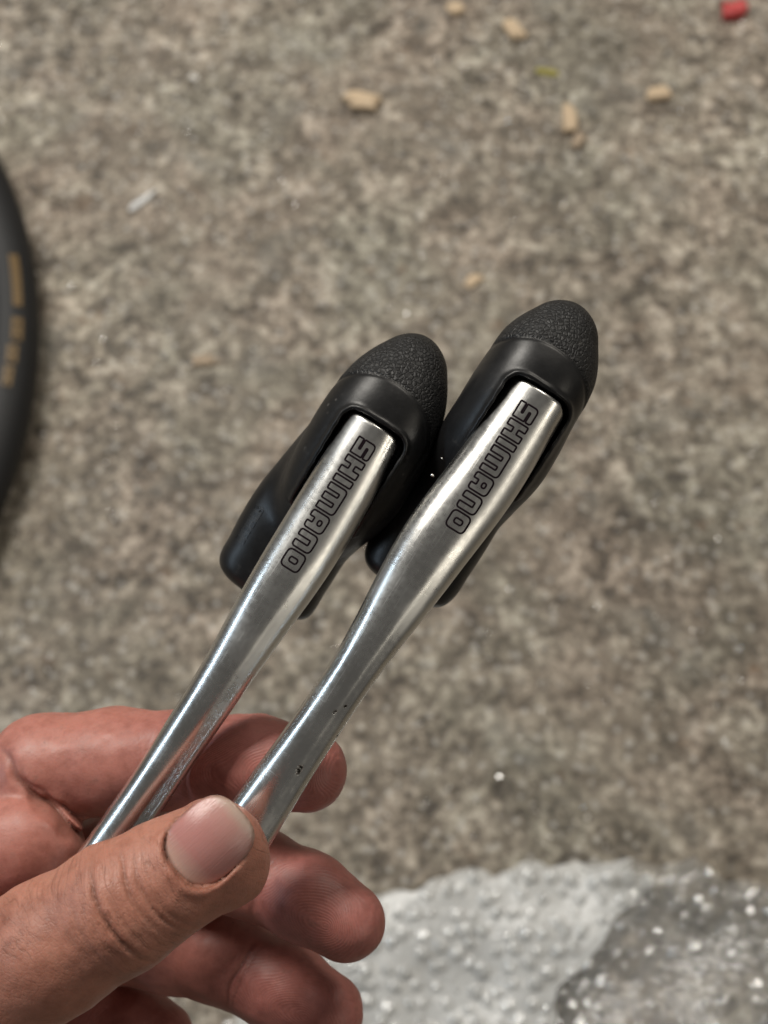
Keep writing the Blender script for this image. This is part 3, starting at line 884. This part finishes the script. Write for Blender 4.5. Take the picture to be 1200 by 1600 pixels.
    # ---- nail plate
    R, K = 22, 64
    VV, AB, ED = [], [], []
    for side in (0, 1):
        for i in range(R + 1):
            s = i / R
            for j in range(K):
                t = 2 * math.pi * j / K
                ca, sb_ = math.cos(t), math.sin(t)
                rr = 1 / (abs(ca) ** 2.9 + abs(sb_) ** 2.9) ** (1 / 2.9)
                aa, bb = ca * rr * HA * s * 0.995, sb_ * rr * HB * s * 0.995
                if aa > 0: aa *= 1.03
                hh = float(nail_h(aa, bb)) + (0.0 if side == 0 else -0.35) - (0.16 * max(0, (s - 0.93) / 0.07) ** 2 if side == 0 else 0)
                VV.append(NC + na * aa + nb * bb + nz * hh); AB.append((aa / HA, bb / HB, 0)); ED.append(max(0, (s - 0.93) / 0.07) * (0.85 if rnd.random() < 0.7 else 0.4))
    FF = []
    for side in (0, 1):
        b0 = side * (R + 1) * K
        for i in range(R):
            for j in range(K):
                fc = (b0 + i * K + j, b0 + (i + 1) * K + j, b0 + (i + 1) * K + (j + 1) % K, b0 + i * K + (j + 1) % K)
                FF.append(fc if side == 0 else fc[::-1])
    for j in range(K):
        x0, x1 = R * K + j, R * K + (j + 1) % K
        y0, y1 = (R + 1) * K + x0, (R + 1) * K + x1
        FF.append((x0, y0, y1, x1))
    nail = mesh_obj('nail', to_world(np.array(VV)), FF, MAT['nail'], root)
    attr3(nail, 'ab', AB); attr(nail, 'edge', ED)
    tag(root, 'bare left hand pinching two brake levers between thumb and fingers', 'hand')
build_hand()

# ------------------------------------------------------------------ tyre at the left edge
def build_tyre():
    e = ground(60, 592, 0.014)
    R, r = 0.352, 0.0185
    c = np.array([e[0] - R - r, e[1], r])
    root = empty('bicycle_tyre', (c[0], c[1], 0))
    NU, NV = 160, 28
    V, F = [], []
    for i in range(NU):
        a = 2 * math.pi * i / NU
        for j in range(NV):
            b = 2 * math.pi * j / NV
            bead = 1.0 if math.cos(b) > -0.75 else 0.86
            rr = R + r * math.cos(b) * bead
            V.append((c[0] + rr * math.cos(a), c[1] + rr * math.sin(a), c[2] + r * math.sin(b) * 0.98))
    for i in range(NU):
        for j in range(NV):
            F.append((i * NV + j, ((i + 1) % NU) * NV + j, ((i + 1) % NU) * NV + (j + 1) % NV, i * NV + (j + 1) % NV))
    mesh_obj('casing', V, F, MAT['tyre'], root)
    def on(a, b, off=0.0004):
        rr = R + (r + off) * math.cos(b)
        return (c[0] + rr * math.cos(a), c[1] + rr * math.sin(a), c[2] + (r + off) * math.sin(b))
    def patch(name, a0, a1, b0, b1, hole=False):
        V, F = [], []
        n, m = 12, 6
        for i in range(n + 1):
            for j in range(m + 1):
                V.append(on(a0 + (a1 - a0) * i / n, b0 + (b1 - b0) * j / m))
        for i in range(n):
            for j in range(m):
                if hole and 2 < i % 6 < 5 and 1 < j < 4: continue
                F.append((i * (m + 1) + j, (i + 1) * (m + 1) + j, (i + 1) * (m + 1) + j + 1, i * (m + 1) + j + 1))
        mesh_obj(name, V, F, MAT['yellow'], root)
    def ang(py):
        g = ground(40, py, 0.02)
        return math.asin(max(-1, min(1, (g[1] - c[1]) / (R + r))))
    bs = lambda x: math.acos(max(-1, min(1, (ground(x, 500, 0.025)[0] - c[0] - R) / r)))
    patch('print_mark', ang(412), ang(494), math.radians(54), math.radians(74))
    patch('print_mark', ang(512), ang(548), math.radians(53), math.radians(76), True)
    patch('print_mark', ang(556), ang(584), math.radians(60), math.radians(82), True)
    patch('print_mark', ang(590), ang(622), math.radians(64), math.radians(84), True)
    tag(root, 'black bicycle tyre with yellow print lying on the floor at the left edge', 'tyre')
build_tyre()

# ------------------------------------------------------------------ bubble wrap
def build_wrap():
    edge_px = [(380, 1420), (480, 1402), (560, 1394), (650, 1385), (760, 1365), (830, 1352), (900, 1343), (960, 1342), (1000, 1349), (1030, 1363), (1055, 1352), (1078, 1334), (1098, 1352), (1130, 1372), (1200, 1396), (1290, 1420)]
    E = np.array([ground(*p) for p in edge_px])
    fold_px = [(1078, 1338), (1020, 1378), (985, 1412), (955, 1428), (938, 1468), (912, 1492), (903, 1522), (872, 1545), (866, 1600), (845, 1700)]
    FO = np.array([ground(*p) for p in fold_px])[::-1]
    xs_ = np.linspace(E[0][0], E[-1][0], 220)
    q_ = np.stack([xs_ * 60, xs_ * 0, xs_ * 0], 1)
    E = np.stack([xs_, np.interp(xs_, E[:, 0], E[:, 1]) + 0.004 * vnoise(q_, 5) + 0.002 * vnoise(q_ * 3.1, 6), xs_ * 0], 1)
    ys_ = np.linspace(FO[0][1], FO[-1][1], 120)
    q_ = np.stack([ys_ * 70, ys_ * 0, ys_ * 0], 1)
    FO = np.stack([np.interp(ys_, FO[:, 1], FO[:, 0]) + 0.003 * vnoise(q_, 8) + 0.002 * vnoise(q_ * 2.7, 9), ys_, ys_ * 0], 1)
    y_bot = E[:, 1].min() - 0.24
    root = empty('bubble_wrap', (float(E[120][0]), float(E[120][1]), 0))
    def hz(x, y):
        p = np.stack([np.atleast_1d(x) * 14, np.atleast_1d(y) * 14, np.zeros(np.size(x))], -1)
        q = p * 2.7 + 5
        return 0.009 + 0.008 * (vnoise(p, 3) + 1) / 2 + 0.004 * vnoise(q, 4)
    def sheet(name, xa, xb, mat, dz, xfun=None):
        n, m = 120, 70
        V = []
        for i in range(n + 1):
            x = xa + (xb - xa) * i / n
            for j in range(m + 1):
                s = j / m
                V.append((x, s))
        V = np.array(V)
        yt = np.interp(V[:, 0], E[:, 0], E[:, 1])
        y = yt + (y_bot - yt) * V[:, 1]
        x = V[:, 0].copy()
        if xfun is not None:
            lim = np.interp(y, FO[:, 1], FO[:, 0])
            x = xa + (V[:, 0] - xa) / (xb - xa) * (lim - xa)
            yt = np.interp(x, E[:, 0], E[:, 1]); y = np.minimum(y, yt)
        z = hz(x, y) + dz
        z = z * (1 - 0.6 * np.exp(-(V[:, 1] / 0.02) ** 2)) + 0.001
        W = np.stack([x, y, z], -1)
        F = [(i * (m + 1) + j, i * (m + 1) + j + 1, (i + 1) * (m + 1) + j + 1, (i + 1) * (m + 1) + j) for i in range(n) for j in range(m)]
        return mesh_obj(name, W, F, mat, root)
    sheet('film', E[0][0], E[-1][0], MAT['clear'], 0.0)
    sheet('folded_film', E[0][0], E[-25][0], MAT['milky'], 0.0022, True)
    # bubbles
    me = bpy.data.meshes.new('bubble')
    bm = bmesh.new()
    rb, hb = 0.0043, 0.0036
    rings = []
    for (rr, zz) in ((1.0, 0), (0.97, 0.55), (0.84, 0.86), (0.5, 0.965)):
        rings.append([bm.verts.new((rb * rr * math.cos(2 * math.pi * k / 10), rb * rr * math.sin(2 * math.pi * k / 10), hb * zz)) for k in range(10)])
    topv = bm.verts.new((0, 0, hb))
    for a, b in zip(rings[:-1], rings[1:]):
        for k in range(10): bm.faces.new((a[k], a[(k + 1) % 10], b[(k + 1) % 10], b[k]))
    for k in range(10): bm.faces.new((rings[-1][k], rings[-1][(k + 1) % 10], topv))
    bm.to_mesh(me); bm.free()
    me.polygons.foreach_set('use_smooth', [True] * len(me.polygons))
    me.materials.append(MAT['bub_clear'])
    me2 = me.copy(); me2.materials[0] = MAT['bub_milky']
    inv = CM.inverted()
    spots = []
    pitch = 0.0112
    y = y_bot + 0.006; row = 0
    while y < E[:, 1].max():
        x = E[0][0] + (row % 2) * pitch / 2
        while x < E[-1][0]:
            if y < np.interp(x, E[:, 0], E[:, 1]) - 0.005:
                v = inv @ Vector((x, y, 0.01))
                px = 600 + v.x / -v.z * D * S; py = 800 - v.y / -v.z * D * S
                milky = x < np.interp(y, FO[:, 1], FO[:, 0]) - 0.004
                vis = -10 < px < 1210 and py < 1612 and not (px < 560 and py < 1500) and px > 500
                spots.append((not vis, py, x, y, milky))
            x += pitch
        y += pitch * 0.866; row += 1
    spots.sort()
    rest = {True: ([], []), False: ([], [])}
    base = [v.co.copy() for v in me.vertices]; bf = [tuple(p.vertices) for p in me.polygons]
    for i, (hid, py, x, y, milky) in enumerate(spots):
        jx, jy = rnd.gauss(0, .0020), rnd.gauss(0, .0020)
        z = float(hz(x, y)[0]) + (0.0022 if milky else 0.0) + 0.0008
        if not hid and i < 300:
            o = bpy.data.objects.new('bubble', me2 if milky else me)
            COL.objects.link(o); o.parent = root
            o.location = Vector((x + jx, y + jy, z)) - Vector(root.location)
            o.rotation_euler = (rnd.gauss(0, .3), rnd.gauss(0, .3), rnd.uniform(0, 6))
            s = rnd.uniform(0.75, 1.1); o.scale = (s, s * rnd.uniform(0.85, 1.1), s * rnd.uniform(0.35, 1.15))
        else:
            VV, FF = rest[milky]; b0 = len(VV)
            VV.extend([(v.x + x + jx, v.y + y + jy, v.z + z) for v in base])
            FF.extend([tuple(b0 + k for k in f) for f in bf])
    for milky, (VV, FF) in rest.items():
        if VV:
            tag(mesh_obj('bubbles', VV, FF, MAT['bub_milky' if milky else 'bub_clear'], root), kind='stuff')
    tag(root, 'crumpled translucent bubble wrap lying on the floor at the bottom right', 'bubble wrap')
build_wrap()

# ------------------------------------------------------------------ litter on the floor
def chip(name, px, py, length, width, rot, mat, label, cat, group=None, thick=0.004, seed=0):
    r = random.Random(seed * 31 + 5)
    n = 10
    top, V, F = [], [], []
    for i in range(n):
        a = 2 * math.pi * i / n
        k = r.uniform(0.62, 1.15)
        x = math.copysign(abs(math.cos(a)) ** 0.6, math.cos(a)) * length / 2 * k
        y = math.copysign(abs(math.sin(a)) ** 0.75, math.sin(a)) * width / 2 * k
        top.append((x, y))
    for (s, z) in ((0.92, 0.0), (1.0, 0.35), (0.97, 0.75), (0.72, 1.0)):
        for (x, y) in top:
            V.append((x * s, y * s, thick * z * r.uniform(0.85, 1.15) + 0.0004))
    for L_ in range(3):
        for i in range(n):
            F.append((L_ * n + i, L_ * n + (i + 1) % n, (L_ + 1) * n + (i + 1) % n, (L_ + 1) * n + i))
    F.append(tuple(range(n - 1, -1, -1))); F.append(tuple(range(3 * n, 4 * n)))
    g = ground(px, py)
    V = [(x, y, z) for x, y, z in V]
    o = mesh_obj(name, V, F, mat, None, smooth=False)
    o.location = g; o.rotation_euler = (r.uniform(-.05, .05), r.uniform(-.05, .05), rot)
    return tag(o, label, cat, group)
W, W2 = MAT['wood'], MAT['wood2']
G_ = 'wood chips scattered on the floor'
chip('wood_chip', 565, 165, 0.029, 0.016, -0.25, W, 'fat pale wood chip above the left lever hood, lying crosswise', 'wood chip', G_, 0.007, 1)
chip('wood_chip', 890, 188, 0.030, 0.012, 1.45, W, 'long pale wood chip standing lengthwise above the right lever hood', 'wood chip', G_, 0.006, 2)
chip('wood_chip', 903, 222, 0.016, 0.011, 1.1, W2, 'small dull wood chip touching the lower end of the long pale chip', 'wood chip', G_, 0.004, 3)
chip('wood_chip', 803, 52, 0.022, 0.014, -0.9, W, 'tan wood chip left of the olive leaf scrap near the top', 'wood chip', G_, 0.005, 4)
chip('wood_chip', 712, 16, 0.015, 0.013, 0.4, W, 'small wood chip cut close by the top edge of the picture', 'wood chip', G_, 0.005, 5)
chip('wood_chip', 1025, 151, 0.021, 0.013, 0.2, W, 'tan wood chip below the red plastic lump at the right', 'wood chip', G_, 0.005, 6)
chip('wood_chip', 738, 441, 0.014, 0.012, 0.7, MAT['wood'], 'small orange tan wood chip on the floor between the two hood tips', 'wood chip', G_, 0.003, 7)
chip('wood_chip', 318, 567, 0.018, 0.010, 0.1, W2, 'flat brown wood chip on the floor left of the left hood', 'wood chip', G_, 0.003, 8)
chip('leaf_scrap', 857, 114, 0.020, 0.009, -0.1, MAT['leaf'], 'olive yellow leaf scrap lying between the wood chips at the top', 'leaf', None, 0.0015, 9)
chip('plastic_shard', 222, 316, 0.034, 0.007, 0.7, MAT['shard'], 'thin pale plastic shard on the floor to the right of the tyre', 'plastic shard', None, 0.002, 10)
chip('plastic_lump', 1147, 23, 0.0215, 0.018, 0.0, MAT['red'], 'red rounded plastic lump near the top right corner', 'plastic piece', None, 0.009, 11)

def build_grit():
    V, F = [], []
    n = 0
    for _ in range(420):
        px, py = rnd.uniform(-60, 1260), rnd.uniform(-60, 1660)
        if rnd.random() < 0.45: px = rnd.uniform(650, 1260)
        g = ground(px, py)
        s = rnd.choice([0.0005, 0.0006, 0.0007, 0.0008, 0.0010, 0.0013])
        if py > 1340 and px > 400 or 640 < px < 960 and 420 < py < 520: continue
        rot = Matrix.Rotation(rnd.uniform(0, 6), 3, 'Z') @ Matrix.Rotation(rnd.gauss(0, .35), 3, 'X') @ Matrix.Rotation(rnd.gauss(0, .35), 3, 'Y')
        b0 = len(V)
        for (x, y, z) in ((1, 0, 0), (-.2, .9, 0), (-1, -.1, 0), (.1, -.8, 0), (0.1, 0, .16), (0, 0, -.2)):
            v = rot @ Vector((x * s * rnd.uniform(.7, 1.3), y * s, z * s))
            V.append((g[0] + v.x, g[1] + v.y, v.z + 0.4 * s + 0.0003))
        for i in range(4):
            F.append((b0 + i, b0 + (i + 1) % 4, b0 + 4)); F.append((b0 + (i + 1) % 4, b0 + i, b0 + 5))
    o = mesh_obj('grit', V, F, MAT['grit'], None, smooth=False)
    tag(o, 'tiny shiny grains and filings scattered over the concrete', 'grit', kind='stuff')
build_grit()

def build_grains():
    t = NT('dull_grains'); a = t.attr('tone')
    t.set(Base_Color=t.ramp(a, [(0.0, (0.035, 0.028, 0.022)), (0.3, (0.11, 0.09, 0.07)), (0.55, (0.28, 0.24, 0.19)), (0.8, (0.42, 0.38, 0.32)), (1.0, (0.68, 0.65, 0.60))]), Roughness=0.75)
    base = np.array([(1, 0, 0), (.35, .9, 0), (-.7, .7, 0), (-1, -.2, 0), (-.2, -.95, 0), (.75, -.6, 0), (.1, .1, .55)])
    V, F, T = [], [], []
    N = 9000
    PX = rng.uniform(-80, 1280, N); PY = rng.uniform(-80, 1680, N)
    cl = vnoise(np.stack([PX / 130, PY / 130, PX * 0], 1), 31)
    for i in range(N):
        if rng.random() > 0.55 + 0.55 * cl[i] or (PY[i] > 1330 and PX[i] > 420): continue
        g = ground(PX[i], PY[i])
        s = 0.0007 * math.exp(rng.normal(0, 0.5))
        an = rng.uniform(0, 6.28); ca, sa = math.cos(an), math.sin(an)
        b = base * [s * rng.uniform(0.8, 1.6), s * rng.uniform(0.6, 1.0), s] * rng.uniform(0.75, 1.25, (7, 1))
        b0 = len(V)
        for x, y, z in b: V.append((g[0] + x * ca - y * sa, g[1] + x * sa + y * ca, abs(z) + 0.0002))
        for k in range(6): F.append((b0 + k, b0 + (k + 1) % 6, b0 + 6))
        T.extend([float(np.clip(rng.normal(0.55, 0.27), 0, 1))] * 7)
    o = mesh_obj('sand', V, F, t.m, None, smooth=False)
    attr(o, 'tone', T)
    tag(o, 'dull sand grains and crumbs strewn over the concrete', 'sand', kind='stuff')
build_grains()
